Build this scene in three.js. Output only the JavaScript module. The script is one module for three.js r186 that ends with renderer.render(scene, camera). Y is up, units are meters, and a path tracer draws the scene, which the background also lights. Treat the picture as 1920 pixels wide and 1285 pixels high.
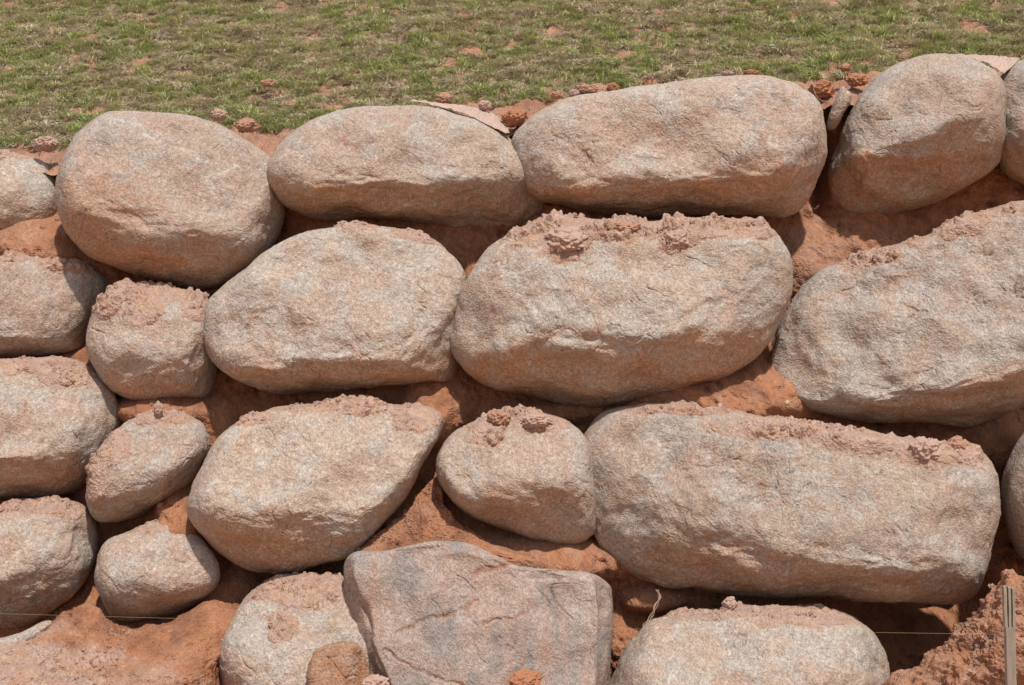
import * as THREE from 'three';
import { createNoise3D, createNoise2D } from 'simplex-noise';
import { mergeGeometries } from 'three/addons/utils/BufferGeometryUtils.js';

// ------------------------------------------------------------------ camera, sky, sun, exposure
const scene = new THREE.Scene();
const CAM = new THREE.Vector3(0, 1.6, 7), FOV = 29;
const camera = new THREE.PerspectiveCamera(FOV, 1024 / 685, 0.1, 400);
camera.position.copy(CAM);
camera.lookAt(0, 1.6, 0);
const renderer = new THREE.WebGLRenderer({ antialias: true });
renderer.setSize(1024, 685);
renderer.toneMapping = THREE.LinearToneMapping;
renderer.toneMappingExposure = 1.2;
renderer.shadowMap.enabled = true;

const SUN = new THREE.Vector3(0.15, 0.89, 0.44).normalize();
{ // hazy bright sky: pale blue overhead, milky towards the horizon, a broad soft aureole round the sun
  const W = 256, H = 128, d = new Float32Array(W * H * 4), v = new THREE.Vector3();
  for (let j = 0; j < H; j++) for (let i = 0; i < W; i++) {
    const el = ((j + 0.5) / H - 0.5) * Math.PI, az = ((i + 0.5) / W - 0.5) * 2 * Math.PI;
    v.set(Math.cos(el) * Math.cos(az), Math.sin(el), Math.cos(el) * Math.sin(az));
    const h = Math.max(0, v.y), m = Math.exp(-h * 3.2), s = Math.max(0, v.dot(SUN));
    const g = 0.9 * Math.pow(s, 40) + 0.28 * Math.pow(s, 8);
    const o = (j * W + i) * 4, k = 0.86;
    d[o] = k * (0.34 + 0.30 * m + g); d[o + 1] = k * (0.43 + 0.24 * m + g * 0.98); d[o + 2] = k * (0.58 + 0.13 * m + g * 0.93); d[o + 3] = 1;
  }
  const t = new THREE.DataTexture(d, W, H, THREE.RGBAFormat, THREE.FloatType);
  t.mapping = THREE.EquirectangularReflectionMapping;
  t.magFilter = t.minFilter = THREE.LinearFilter;
  t.needsUpdate = true;
  scene.background = t; scene.environment = t;
}
const sun = new THREE.DirectionalLight(new THREE.Color().setRGB(1, 0.95, 0.88), 3.6);
sun.position.copy(SUN).multiplyScalar(30);
sun.castShadow = true;
sun.shadow.radius = 3.5;
sun.shadow.mapSize.set(4096, 4096);
Object.assign(sun.shadow.camera, { left: -8, right: 8, top: 8, bottom: -8, near: 1, far: 60 });
scene.add(sun, sun.target);

// ------------------------------------------------------------------ helpers
function rng(seed) { let a = seed >>> 0; return () => { a = (a + 0x6d2b79f5) | 0; let t = Math.imul(a ^ (a >>> 15), 1 | a); t = (t + Math.imul(t ^ (t >>> 7), 61 | t)) ^ t; return ((t ^ (t >>> 14)) >>> 0) / 4294967296; }; }
const N3 = createNoise3D(rng(11)), N2 = createNoise2D(rng(12));
const clamp = (x, a = 0, b = 1) => Math.min(b, Math.max(a, x));
const smooth = (a, b, x) => { const t = clamp((x - a) / (b - a)); return t * t * (3 - 2 * t); };
const mix = (a, b, t) => a + (b - a) * t;
const mix3 = (A, B, t) => [mix(A[0], B[0], t), mix(A[1], B[1], t), mix(A[2], B[2], t)];
const fbm = (x, y, z, o = 3) => { let s = 0, a = 0.5, f = 1; for (let i = 0; i < o; i++) { s += a * N3(x * f, y * f, z * f); a *= 0.5; f *= 2.07; } return s; };
const billow = (x, y, z) => Math.abs(N3(x, y, z));
const F = 642.5 / Math.tan(FOV * Math.PI / 360);             // photograph pixels per unit of slope
const at = (px, py, z) => new THREE.Vector3((px - 960) / F * (7 - z), 1.6 - (py - 642.5) / F * (7 - z), z);
const zw = (py) => -0.95 * (1240 - py) / 990;                // the leaning wall: how far back a course stands
const zwY = (y) => { let z = -0.4; for (let i = 0; i < 4; i++) z = zw(642.5 - (y - 1.6) * F / (7 - z)); return z; };

const used = new Map();
function named(o, name) { const n = used.get(name) ?? 0; used.set(name, n + 1); o.name = n ? name + '_' + String(n).padStart(3, '0') : name; return o; }
function put(o, name, label, category, group, kind) {
  named(o, name);
  if (label) o.userData.label = label;
  if (category) o.userData.category = category;
  if (group) o.userData.group = group;
  if (kind) o.userData.kind = kind;
  o.traverse((m) => { if (m.isMesh) m.castShadow = m.receiveShadow = true; });
  scene.add(o);
  return o;
}

// tiling grain textures (periodic value noise), uv in metres
function grain(size, cells, seed, shape) {
  const r = rng(seed), layers = cells.map(([n, a]) => { const g = new Float32Array(n * n); for (let i = 0; i < n * n; i++) g[i] = r(); return [n, a, g]; });
  const out = new Float32Array(size * size);
  for (let y = 0; y < size; y++) for (let x = 0; x < size; x++) {
    let s = 0, w = 0;
    for (const [n, a, g] of layers) {
      const fx = x / size * n, fy = y / size * n, x0 = Math.floor(fx), y0 = Math.floor(fy), tx = fx - x0, ty = fy - y0, x1 = (x0 + 1) % n, y1 = (y0 + 1) % n;
      s += a * mix(mix(g[y0 * n + x0], g[y0 * n + x1], tx), mix(g[y1 * n + x0], g[y1 * n + x1], tx), ty); w += a;
    }
    out[y * size + x] = shape(s / w);
  }
  return out;
}
function tex(arr, size, rep, colour) {
  const d = new Uint8Array(size * size * 4);
  for (let i = 0; i < size * size; i++) { const v = colour ? colour(arr[i]) : [arr[i], arr[i], arr[i]]; for (let c = 0; c < 3; c++) d[i * 4 + c] = clamp(v[c]) * 255; d[i * 4 + 3] = 255; }
  const t = new THREE.DataTexture(d, size, size);
  t.wrapS = t.wrapT = THREE.RepeatWrapping; t.magFilter = THREE.LinearFilter; t.minFilter = THREE.LinearMipmapLinearFilter; t.generateMipmaps = true;
  if (colour) t.colorSpace = THREE.SRGBColorSpace;
  t.repeat.set(rep, rep); t.needsUpdate = true;
  return t;
}
const gStone = grain(512, [[64, 0.5], [128, 0.8], [256, 0.7]], 5, (s) => clamp((s - 0.5) * 1.9 + 0.5));
const gSoil = grain(512, [[20, 0.5], [48, 0.8], [128, 0.8], [256, 0.4]], 6, (s) => clamp((s - 0.5) * 2 + 0.5));
const M = {
  stone: new THREE.MeshStandardMaterial({ vertexColors: true, roughness: 0.86, bumpMap: tex(gStone, 512, 1.4), bumpScale: 0.0032, map: tex(gStone, 512, 1.4, (v) => { const k = 0.74 + 0.26 * v; return [k, k * (0.97 + 0.03 * v), k * (0.94 + 0.06 * v)]; }) }),
  soil: new THREE.MeshStandardMaterial({ vertexColors: true, roughness: 0.97, bumpMap: tex(gSoil, 512, 1.5), bumpScale: 0.009, map: tex(gSoil, 512, 1.5, (v) => { const k = 0.84 + 0.16 * v; return [k, k, k]; }) }),
  grass: new THREE.MeshPhysicalMaterial({ color: 0xffffff, roughness: 0.95, transmission: 0.2, thickness: 0, side: THREE.DoubleSide }),
  crumb: new THREE.MeshStandardMaterial({ vertexColors: true, roughness: 0.97 }),
  wood: new THREE.MeshStandardMaterial({ vertexColors: true, roughness: 0.9 }),
  cloth: new THREE.MeshStandardMaterial({ color: new THREE.Color().setRGB(0.52, 0.39, 0.33), roughness: 0.92, side: THREE.DoubleSide, map: tex(gSoil, 512, 3, (v) => { const k = 0.82 + 0.18 * v; return [k, k * 0.97, k * 0.94]; }), bumpMap: tex(gSoil, 512, 3), bumpScale: 0.003 }),
  string: new THREE.MeshStandardMaterial({ color: new THREE.Color().setRGB(0.36, 0.26, 0.13), roughness: 0.8 }),
  root: new THREE.MeshStandardMaterial({ color: new THREE.Color().setRGB(0.36, 0.24, 0.16), roughness: 0.9 }),
};

// linear base colours
const ORANGE = [0.40, 0.172, 0.084], ORANGE_DK = [0.27, 0.108, 0.052], PINK = [0.47, 0.315, 0.248], SAND = [0.48, 0.31, 0.215];

// ------------------------------------------------------------------ the rounded solid behind every boulder and heap
// pts: outline in photograph pixels on the plane through the stone's own centre; the solid bulges D towards the front and back from it
function solid(o) {
  const [cx, cy] = o.c, C = at(cx, cy, zw(cy) + (o.z ?? 0));
  const Z = CAM.clone().sub(C).normalize(), X = new THREE.Vector3(0, 1, 0).cross(Z).normalize(), Y = Z.clone().cross(X);
  const ray = new THREE.Vector3();
  const loc = (px, py) => { ray.copy(at(px, py, 0)).sub(CAM); const t = C.clone().sub(CAM).dot(Z) / ray.dot(Z); ray.multiplyScalar(t).add(CAM).sub(C); return [ray.dot(X), ray.dot(Y)]; };
  const pl = o.pts.map(([x, y]) => loc(x, y));
  const curve = new THREE.CatmullRomCurve3(pl.map(([x, y]) => new THREE.Vector3(x, y, 0)), true, 'centripetal').getPoints(500);
  const NB = 1024, R = new Float32Array(NB);
  for (let i = 0; i < 500; i++) {                              // outline as radius by angle
    const a = curve[i], b = curve[i + 1];
    let t0 = Math.atan2(a.y, a.x), t1 = Math.atan2(b.y, b.x);
    if (t1 - t0 > Math.PI) t1 -= 2 * Math.PI; if (t0 - t1 > Math.PI) t1 += 2 * Math.PI;
    const lo = Math.min(t0, t1), hi = Math.max(t0, t1);
    for (let k = Math.ceil(lo / (2 * Math.PI) * NB - 1e-6); k <= hi / (2 * Math.PI) * NB + 1e-6; k++) {
      const th = k / NB * 2 * Math.PI, c = Math.cos(th), s = Math.sin(th), ex = b.x - a.x, ey = b.y - a.y, den = c * ey - s * ex;
      const r = Math.abs(den) < 1e-9 ? a.length() : (a.x * ey - a.y * ex) / den, kk = ((k % NB) + NB) % NB;
      if (r > R[kk]) R[kk] = Math.min(r, Math.max(a.length(), b.length()) * 1.02);
    }
  }
  for (let k = 0; k < NB; k++) if (!R[k]) R[k] = R[(k + NB - 1) % NB];
  const Rs = new Float32Array(NB), win = 70;
  for (let k = 0; k < NB; k++) { let s = 0; for (let j = -win; j <= win; j++) s += R[(k + j + NB) % NB]; Rs[k] = s / (2 * win + 1); }
  const rad = (A, th) => { let f = ((th / (2 * Math.PI)) * NB % NB + NB) % NB; const i = Math.floor(f); f -= i; return mix(A[i], A[(i + 1) % NB], f); };
  let w = 0, h = 0; for (const [x, y] of pl) { w = Math.max(w, Math.abs(x)); h = Math.max(h, Math.abs(y)); }
  const D = o.D ?? 0.9 * Math.min(w, h), BD = o.back ?? D * 0.9, p = o.p ?? 2.5, q = o.q ?? 2.1, s = o.s ?? 0.0062;
  const E = D * (o.swell ?? 1.36), rd = o.ridge, fl = [...(o.facets ?? [])];
  if (rd) fl.push([...rd[3], rd[0], rd[1], rd[2], rd[5] ?? 0.085], [...rd[4], rd[0], rd[1], rd[2], rd[6] ?? 0.062]);
  const facets = fl.map(([nx, ny, nz, px, py, zf, soft]) => { const l = Math.hypot(nx, ny, nz), [x, y] = loc(px, py), n = [nx / l, ny / l, nz / l]; return [n, n[0] * x + n[1] * y + n[2] * zf * D, o.hard ? soft ?? 0.01 : Math.max(soft ?? 0.03, 0.042)]; });
  // grid on a cube blown up to the solid; dense where it can be seen
  const nx = Math.ceil(w * 1.5 / s), ny = Math.ceil(h * 1.5 / s), nf = Math.ceil(0.75 * Math.min(w, h, D) / s) + 2, cs = [];
  for (let i = 0; i <= nf; i++) cs.push(1 - i / nf);
  for (let i = 1; i <= 7; i++) cs.push(-i / 7);
  const dir = [], face = [], tri = [], weld = new Map(), wid = [];
  const tn = (t) => Math.tan(t * Math.PI / 4);
  const add = (x, y, z, f) => { const l = Math.hypot(x, y, z); dir.push([x / l, y / l, z / l]); face.push(f); const k = Math.round(x / l * 1e5) + '_' + Math.round(y / l * 1e5) + '_' + Math.round(z / l * 1e5); let id = weld.get(k); if (id === undefined) weld.set(k, id = weld.size); wid.push(id); return dir.length - 1; };
  const patch = (nu, nv, fn, f, flip) => { const b = dir.length; for (let j = 0; j <= nv; j++) for (let i = 0; i <= nu; i++) { const d = fn(i, j); add(d[0], d[1], d[2], f); }
    for (let j = 0; j < nv; j++) for (let i = 0; i < nu; i++) { const a = b + j * (nu + 1) + i, c = a + nu + 1; if (flip) tri.push(a, c, a + 1, a + 1, c, c + 1); else tri.push(a, a + 1, c, a + 1, c + 1, c); } };
  const U = (i, n) => tn(-1 + 2 * i / n);
  patch(nx, ny, (i, j) => [U(i, nx), U(j, ny), 1], 0);
  const nc = cs.length - 1;
  patch(nx, nc, (i, j) => [U(i, nx), 1, tn(cs[j])], 1);
  patch(nx, nc, (i, j) => [U(i, nx), -1, tn(cs[j])], 1, true);
  patch(ny, nc, (i, j) => [1, U(i, ny), tn(cs[j])], 2, true);
  patch(ny, nc, (i, j) => [-1, U(i, ny), tn(cs[j])], 2);
  patch(nx, ny, (i, j) => [U(i, nx), U(j, ny), -1], 0, true);   // replaced below by a fan
  tri.length -= nx * ny * 6; dir.length -= (nx + 1) * (ny + 1); face.length = dir.length; wid.length = dir.length;
  { const c0 = add(0, 0, -1, 0), ring = []; for (let i = 0; i < nx; i++) ring.push([U(i, nx), -1]); for (let i = 0; i < ny; i++) ring.push([1, U(i, ny)]); for (let i = nx; i > 0; i--) ring.push([U(i, nx), 1]); for (let i = ny; i > 0; i--) ring.push([-1, U(i, ny)]);
    const ids = ring.map(([x, y]) => add(x, y, -1, 0)); for (let i = 0; i < ids.length; i++) tri.push(c0, ids[(i + 1) % ids.length], ids[i]); }
  const ox0 = (o.seed ?? 1) * 5.3, n = dir.length, P = new Float32Array(n * 3);
  for (let i = 0; i < n; i++) {
    const [dx, dy, dz] = dir[i], th = Math.atan2(dy, dx), rho = Math.hypot(dx, dy);
    const r = mix(rad(Rs, th), rad(R, th), rho * rho * rho) * (dz < 0 ? rho * mix(1, 0.93, -dz) : rho);
    let x = r * Math.cos(th), y = r * Math.sin(th), z = dz >= 0 ? E * Math.pow(Math.max(0, 1 - Math.pow(rho, p)), 1 / q) : -BD * Math.pow(Math.max(0, 1 - Math.pow(rho, 2.4)), 1 / 2.1);
    const wv = 0.032 * N3(x * 2.4 + ox0, y * 2.4, z * 2.4) + 0.006 * N3(x * 8 + ox0, y * 8, z * 8);
    for (const [m, c, soft] of facets) {
      const d = m[0] * x + m[1] * y + m[2] * z - c + wv * Math.min(1, D / 0.4);
      const cut = (d > soft * 8 ? d : soft * Math.log1p(Math.exp(d / soft)));
      if (cut > 1e-5) { x -= m[0] * cut; y -= m[1] * cut; z -= m[2] * cut; }
    }
    P[i * 3] = C.x + X.x * x + Y.x * y + Z.x * z; P[i * 3 + 1] = C.y + X.y * x + Y.y * y + Z.y * z; P[i * 3 + 2] = C.z + X.z * x + Y.z * y + Z.z * z;
  }
  const normals = () => {
    const acc = new Float32Array(weld.size * 3);
    for (let t = 0; t < tri.length; t += 3) {
      const a = tri[t] * 3, b = tri[t + 1] * 3, c = tri[t + 2] * 3;
      const ux = P[b] - P[a], uy = P[b + 1] - P[a + 1], uz = P[b + 2] - P[a + 2], vx = P[c] - P[a], vy = P[c + 1] - P[a + 1], vz = P[c + 2] - P[a + 2];
      const fx = uy * vz - uz * vy, fy = uz * vx - ux * vz, fz = ux * vy - uy * vx;
      for (const k of [tri[t], tri[t + 1], tri[t + 2]]) { const w3 = wid[k] * 3; acc[w3] += fx; acc[w3 + 1] += fy; acc[w3 + 2] += fz; }
    }
    const out = new Float32Array(n * 3);
    for (let i = 0; i < n; i++) { const a = wid[i] * 3, l = Math.hypot(acc[a], acc[a + 1], acc[a + 2]) || 1; out[i * 3] = acc[a] / l; out[i * 3 + 1] = acc[a + 1] / l; out[i * 3 + 2] = acc[a + 2] / l; }
    return out;
  };
  let nrm = normals();
  const ox = (o.seed ?? 1) * 13.7;
  const done = new Float32Array(weld.size).fill(NaN);
  for (let i = 0; i < n; i++) {                               // same shift for vertices welded together
    let d = done[wid[i]];
    if (Number.isNaN(d)) d = done[wid[i]] = o.relief(P[i * 3] + ox, P[i * 3 + 1], P[i * 3 + 2]);
    for (let c = 0; c < 3; c++) P[i * 3 + c] += nrm[i * 3 + c] * d;
  }
  nrm = normals();
  // texture coordinates in metres, laid on from the side that each face looks to
  const map = new Map(), P2 = [], N2_ = [], uv2 = [], tri2 = new Uint32Array(tri.length);
  for (let t = 0; t < tri.length; t += 3) {
    let ax = 0, ay = 0, az = 0;
    for (let k = 0; k < 3; k++) { const i = tri[t + k] * 3; ax += nrm[i]; ay += nrm[i + 1]; az += nrm[i + 2]; }
    ax = Math.abs(ax); ay = Math.abs(ay) * 0.95; az = Math.abs(az) * 1.1;
    const f = az >= ax && az >= ay ? 0 : ay >= ax ? 1 : 2;
    for (let k = 0; k < 3; k++) {
      const i = wid[tri[t + k]] * 3 + f; let id = map.get(i);
      if (id === undefined) {
        const v = tri[t + k] * 3; id = P2.length / 3; map.set(i, id);
        P2.push(P[v], P[v + 1], P[v + 2]); N2_.push(nrm[v], nrm[v + 1], nrm[v + 2]);
        uv2.push((f === 2 ? P[v + 2] : P[v]) + ox, f === 1 ? P[v + 2] : P[v + 1]);
      }
      tri2[t + k] = id;
    }
  }
  const PF = new Float32Array(P2), m2 = P2.length / 3, pxF = (i) => { const k = F / (7 - PF[i * 3 + 2]); return [960 + PF[i * 3] * k, 642.5 - (PF[i * 3 + 1] - 1.6) * k]; };
  return { C, P: PF, nrm: new Float32Array(N2_), uv: new Float32Array(uv2), tri: tri2, n: m2, ox, pxOf: pxF };
}
function geo(P, nrm, uv, col, tri, C) {
  const g = new THREE.BufferGeometry(), Q = new Float32Array(P.length);
  for (let i = 0; i < P.length; i += 3) { Q[i] = P[i] - C.x; Q[i + 1] = P[i + 1] - C.y; Q[i + 2] = P[i + 2] - C.z; }
  g.setAttribute('position', new THREE.BufferAttribute(Q, 3));
  if (nrm) g.setAttribute('normal', new THREE.BufferAttribute(nrm, 3));
  g.setAttribute('uv', new THREE.BufferAttribute(uv, 2));
  g.setAttribute('color', new THREE.BufferAttribute(col, 3));
  g.setIndex(new THREE.BufferAttribute(new Uint32Array(tri), 1));
  if (!nrm) g.computeVertexNormals();
  return g;
}

// ------------------------------------------------------------------ boulders
const stoneRelief = (k = 1, rough = 1) => (x, y, z) => {
  const a = 0.030 * k * fbm(x * 1.9, y * 1.9, z * 1.9, 2) + 0.0035 * k * fbm(x * 6, y * 6, z * 6, 2);
  const wx = x + 0.05 * N3(x * 5, y * 5, z * 5), wy = y + 0.05 * N3(x * 5 + 9, y * 5, z * 5);
  const r1 = 1 - Math.abs(N3(wx * 4.5 + 3, wy * 6, z * 5)), crack = -0.008 * smooth(0.955, 1, r1) * smooth(0.0, 0.4, N3(x * 2.6, y * 2.6 + 7, z * 2.6));
  const chip = 0.0030 * smooth(0.12, 0.22, N3(wx * 7, wy * 12, z * 10 + 4));
  const f = 0.0017 * fbm(x * 22, y * 27, z * 24, 2) + 0.0012 * N3(x * 68, y * 74, z * 70);
  return a + crack + rough * (chip * (0.4 + 0.6 * smooth(-0.2, 0.4, N3(x * 2, y * 2, z * 2 + 5))) + f);
};
// mottled granite: tints are weights on pink, buff, pale grey and dark grey mineral patches
function stoneColour(x, y, z, t) {
  const PK = [0.495, 0.362, 0.288], BF = [0.50, 0.388, 0.302], GR = [0.485, 0.440, 0.395], DK = [0.34, 0.285, 0.240], RU = [0.46, 0.305, 0.215];
  const wx = x + 0.08 * N3(x * 4, y * 4, z * 4), wy = y + 0.08 * N3(x * 4 + 5, y * 4, z * 4);
  let c = mix3(PK, BF, smooth(-0.35, 0.35, fbm(wx * 3, wy * 3, z * 3, 3) + (t.buff ?? 0)));
  c = mix3(c, GR, smooth(-0.1, 0.5, fbm(wx * 3.6 + 20, wy * 3.6, z * 3.6, 4) + 1.3 * (t.grey ?? 0)) * 0.75);
  c = mix3(c, DK, smooth(0.12, 0.5, fbm(wx * 5 + 40, wy * 6, z * 5, 4) + (t.dark ?? 0) - 0.12) * 0.5);
  c = mix3(c, RU, smooth(0.1, 0.5, fbm(wx * 3.3 + 60, wy * 4, z * 3.3, 4) + (t.rust ?? 0) - 0.1) * 0.6);
  const gs = t.grain ?? 1, sp = N3(x * 60 * gs, y * 66 * gs, z * 60 * gs), sp2 = N3(x * 95 + 7, y * 99, z * 95), sp3 = N3(x * 27 * gs, y * 36 * gs, z * 27 * gs + 3);
  let k = 1 + 0.09 * sp2 + 0.05 * sp + 0.035 * sp3;
  c = mix3(c, [0.60, 0.545, 0.475], smooth(0.42, 0.8, sp * 0.6 + sp3 * 0.55) * 0.5);
  c = mix3(c, [0.16, 0.12, 0.10], smooth(0.5, 0.85, N3(x * 85, y * 90 + 9, z * 85) * 0.6 + N3(x * 20 + 4, y * 26, z * 20) * 0.45) * 0.45);
  const vn = 1 - Math.abs(N3(wx * 2.2 + 80, wy * 2.8, z * 2.2)), v2 = 1 - Math.abs(N3(wx * 7 + 90, wy * 5, z * 7));   // pale veins and scratches
  c = mix3(c, [0.60, 0.55, 0.49], 0.55 * smooth(0.962, 0.995, vn) * smooth(0.0, 0.4, N3(x * 3, y * 3 + 40, z * 3)) + 0.4 * smooth(0.965, 1, v2) * smooth(0.25, 0.6, N3(x * 4, y * 4 + 60, z * 4)));
  k *= t.lum ?? 1;
  return [c[0] * k, c[1] * k, c[2] * k];
}
const soilColour = (x, y, z, pale) => {
  const a = fbm(x * 4, y * 4, z * 4 + 9, 3), b = N3(x * 45, y * 45, z * 45), c = N3(x * 110, y * 110, z * 110);
  let k = mix3(mix3(ORANGE, ORANGE_DK, smooth(-0.1, 0.5, a)), mix3(PINK, SAND, smooth(-0.3, 0.4, fbm(x * 7, y * 7, z * 7, 2))), clamp(pale + 0.35 * fbm(x * 6 + 30, y * 6, z * 6, 3)));
  const l = 1 + 0.10 * b + 0.08 * c;
  return [k[0] * l, k[1] * l, k[2] * l];
};
const CRUMBS = [], cr = rng(21);                                 // little crumbs lying on the crusts: [x, y, z, radius, paleness]
function boulder(label, o) {
  o.relief ??= stoneRelief(o.k ?? 1, o.rough ?? 1);
  const S = solid(o), col = new Float32Array(S.n * 3), t = o.tint ?? {};
  const blobs = o.crust ?? [];
  const mask = new Float32Array(S.n).fill(-9);
  if (blobs.length || o.film) for (let i = 0; i < S.n; i++) {
    const [u, v] = S.pxOf(i), x = S.P[i * 3], y = S.P[i * 3 + 1], z = S.P[i * 3 + 2];
    let m = -9;
    for (const [bx, by, rx, ry, th] of blobs) { const e = 1 - Math.hypot((u - bx) / rx, (v - by) / ry); if (e > m) m = e; }
    m += 0.50 * fbm(x * 6 + 50, y * 7, z * 6, 3) + 0.10 * N3(x * 40, y * 46, z * 40) - 0.04;
    mask[i] = m;
  }
  for (let i = 0; i < S.n; i++) {
    const x = S.P[i * 3] + S.ox, y = S.P[i * 3 + 1], z = S.P[i * 3 + 2];
    let c = stoneColour(x, y, z, t);
    const f = smooth(-0.22, -0.02, mask[i]) * 0.8;               // thin spill of the same soil round the crust
    if (f > 0) c = mix3(c, soilColour(x, y, z, 0.85), f);
    for (const [bx, by, rx, ry, a] of o.stainAndBounce ?? []) {           // warm ground bounce painted into the hue with rubbed-in soil, patches of uneven outline
      const [u, v] = S.pxOf(i), e = 1.1 - Math.hypot((u - bx) / rx, (v - by) / ry) + 0.7 * fbm(x * 6 + 70, y * 8, z * 6, 4) + 0.22 * N3(x * 34, y * 38, z * 34);
      const w = (a ?? 1) * smooth(0.05, 0.22, e); if (w > 0) c = mix3(c, [c[0] * 1.03, c[1] * 0.93, c[2] * 0.84], w);
    }
    if (o.paint) c = o.paint(c, S.pxOf(i), x, y, z);
    col.set(c, i * 3);
  }
  const mesh = new THREE.Mesh(geo(S.P, S.nrm, S.uv, col, S.tri, S.C), M.stone);
  mesh.position.copy(S.C);
  put(mesh, o.name ?? 'boulder', label, o.category ?? 'boulder', o.group === undefined ? 'boulders stacked in the retaining wall' : o.group);
  if (blobs.length) {                                            // crumbly soil lying on the stone
    const H = 1.0 * (o.crustH ?? 0.028), map = new Map(), P = [], nr = [], uv = [], cl = [], tri = [];
    const vid = (i) => {
      let id = map.get(i); if (id !== undefined) return id;
      const x = S.P[i * 3], y = S.P[i * 3 + 1], z = S.P[i * 3 + 2], m = mask[i];
      const rough = smooth(-0.15, 0.4, N3(x * 4.2 + 2, y * 5, z * 4.2) + 1.1 * (m - 0.3));
      const lumps = 0.05 + rough * (0.62 * billow(x * 11, y * 12, z * 11 + S.ox) + 0.15 * fbm(x * 22, y * 24, z * 22, 2) + 0.07 * N3(x * 60, y * 60, z * 60)) + 0.05 * fbm(x * 40, y * 40, z * 40, 2);
      const d = m > 0 ? 0.0015 + H * lumps * smooth(0, 0.32, m) : -0.012 * smooth(0, -0.1, m);
      id = P.length / 3; map.set(i, id);
      if (rough > 0.45 && m > 0.1 && S.nrm[i * 3 + 1] > 0.15 && cr() < 0.05) CRUMBS.push([x + S.nrm[i * 3] * d, y + S.nrm[i * 3 + 1] * d, z + S.nrm[i * 3 + 2] * d, 0.0035 + 0.016 * cr() ** 4, 0.55 + 0.45 * cr()]);
      for (let c = 0; c < 3; c++) P.push(S.P[i * 3 + c] + S.nrm[i * 3 + c] * d + (c === 1 ? Math.max(0, d) * 0.35 : 0));
      uv.push(S.uv[i * 2], S.uv[i * 2 + 1]); cl.push(...soilColour(x + S.ox, y, z, o.crustPale ?? 0.95));
      return id;
    };
    const wmask = new Float32Array(S.n); for (let i = 0; i < S.n; i++) wmask[i] = mask[i];
    for (let i = 0; i < S.tri.length; i += 3) { const a = S.tri[i], b = S.tri[i + 1], c = S.tri[i + 2]; if (Math.max(wmask[a], wmask[b], wmask[c]) > -0.06) tri.push(vid(a), vid(b), vid(c)); }
    if (tri.length) {
      const g = geo(new Float32Array(P), null, new Float32Array(uv), new Float32Array(cl), tri, S.C), cm = new THREE.Mesh(g, M.soil);
      cm.position.copy(S.C);
      put(cm, 'soil_crust', o.crustLabel ?? ('dried soil lying on the ' + label.split(' ').slice(0, 11).join(' ')), 'soil', null, 'stuff');
    }
  }
}

//@BOULDERS
const slabCracks = (u, v, x, y, z) => {
  const wob = 9 * fbm(x * 9, y * 9, z, 3), seg = (x0, y0, x1, y1, wd) => { const t = clamp(((u - x0) * (x1 - x0) + (v - y0) * (y1 - y0)) / ((x1 - x0) ** 2 + (y1 - y0) ** 2)); return smooth(wd, wd * 0.2, Math.hypot(u - x0 - t * (x1 - x0), v + wob - y0 - t * (y1 - y0))); };
  return Math.max(seg(740, 1187, 800, 1162, 5), seg(800, 1162, 850, 1152, 6), seg(850, 1152, 895, 1130, 7), seg(905, 1170, 985, 1152, 5), seg(720, 1218, 790, 1260, 5), seg(790, 1260, 870, 1290, 5), seg(895, 1075, 950, 1060, 9));
};
// top course, left to right
boulder('pale boulder cut off by the left edge in the top course', { seed: 1, c: [-40, 400], D: 0.3, z: -0.06,
  pts: [[-200, 380], [-150, 310], [-70, 278], [0, 278], [50, 285], [85, 305], [107, 345], [110, 395], [92, 430], [60, 460], [20, 478], [-40, 490], [-140, 470]],
  ridge: [20, 400, 0.9, [0.1, 0.45, 0.9], [0.05, -0.6, 0.8]], facets: [], tint: { lum: 1.06, grain: 0.8, grey: 0.12, buff: 0.1 }, crust: [[20, 272, 90, 22]], crustLabel: 'thin line of soil along the top of the boulder at the upper left edge' });
boulder('big domed pinkish boulder at the upper left with a pale diagonal scar', { seed: 2, stainAndBounce: [[190, 430, 110, 90], [400, 515, 130, 40], [255, 490, 90, 40]], c: [305, 400], D: 0.46, z: 0.06, p: 2.3,
  pts: [[107, 335], [115, 290], [135, 255], [165, 230], [205, 207], [260, 199], [320, 203], [380, 215], [430, 235], [470, 262], [500, 287], [516, 315], [530, 360], [542, 405], [530, 445], [490, 480], [440, 520], [405, 543], [370, 547], [330, 535], [270, 517], [205, 500], [160, 475], [130, 440], [112, 395]],
  ridge: [330, 440, 0.98, [0.02, 0.5, 0.86], [0.02, -0.66, 0.75]], facets: [[-0.42, -0.52, 0.74, 190, 420, 0.80, 0.015], [0.9, -0.12, 0.42, 505, 420, 0.50, 0.012]],
  tint: { lum: 0.97, grain: 1.2, grey: -0.02, buff: -0.16 },
  paint: (c, [u, v], x, y, z) => { const wob = 14 * fbm(x * 9, y * 9, z * 9, 3), sg = (x0, y0, x1, y1, w) => { const t = clamp(((u - x0) * (x1 - x0) + (v - y0) * (y1 - y0)) / ((x1 - x0) ** 2 + (y1 - y0) ** 2)); return smooth(w, 0, Math.hypot(u + wob - x0 - t * (x1 - x0), v - wob - y0 - t * (y1 - y0))); };
    const k = Math.max(sg(205, 228, 250, 236, 5), sg(250, 236, 292, 262, 6), sg(292, 262, 345, 278, 4), 0.8 * sg(372, 366, 396, 332, 10), 0.8 * sg(396, 332, 442, 314, 9), 0.5 * sg(225, 370, 300, 420, 8)); return mix3(c, [0.60, 0.57, 0.51], 0.75 * k); } });
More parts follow.
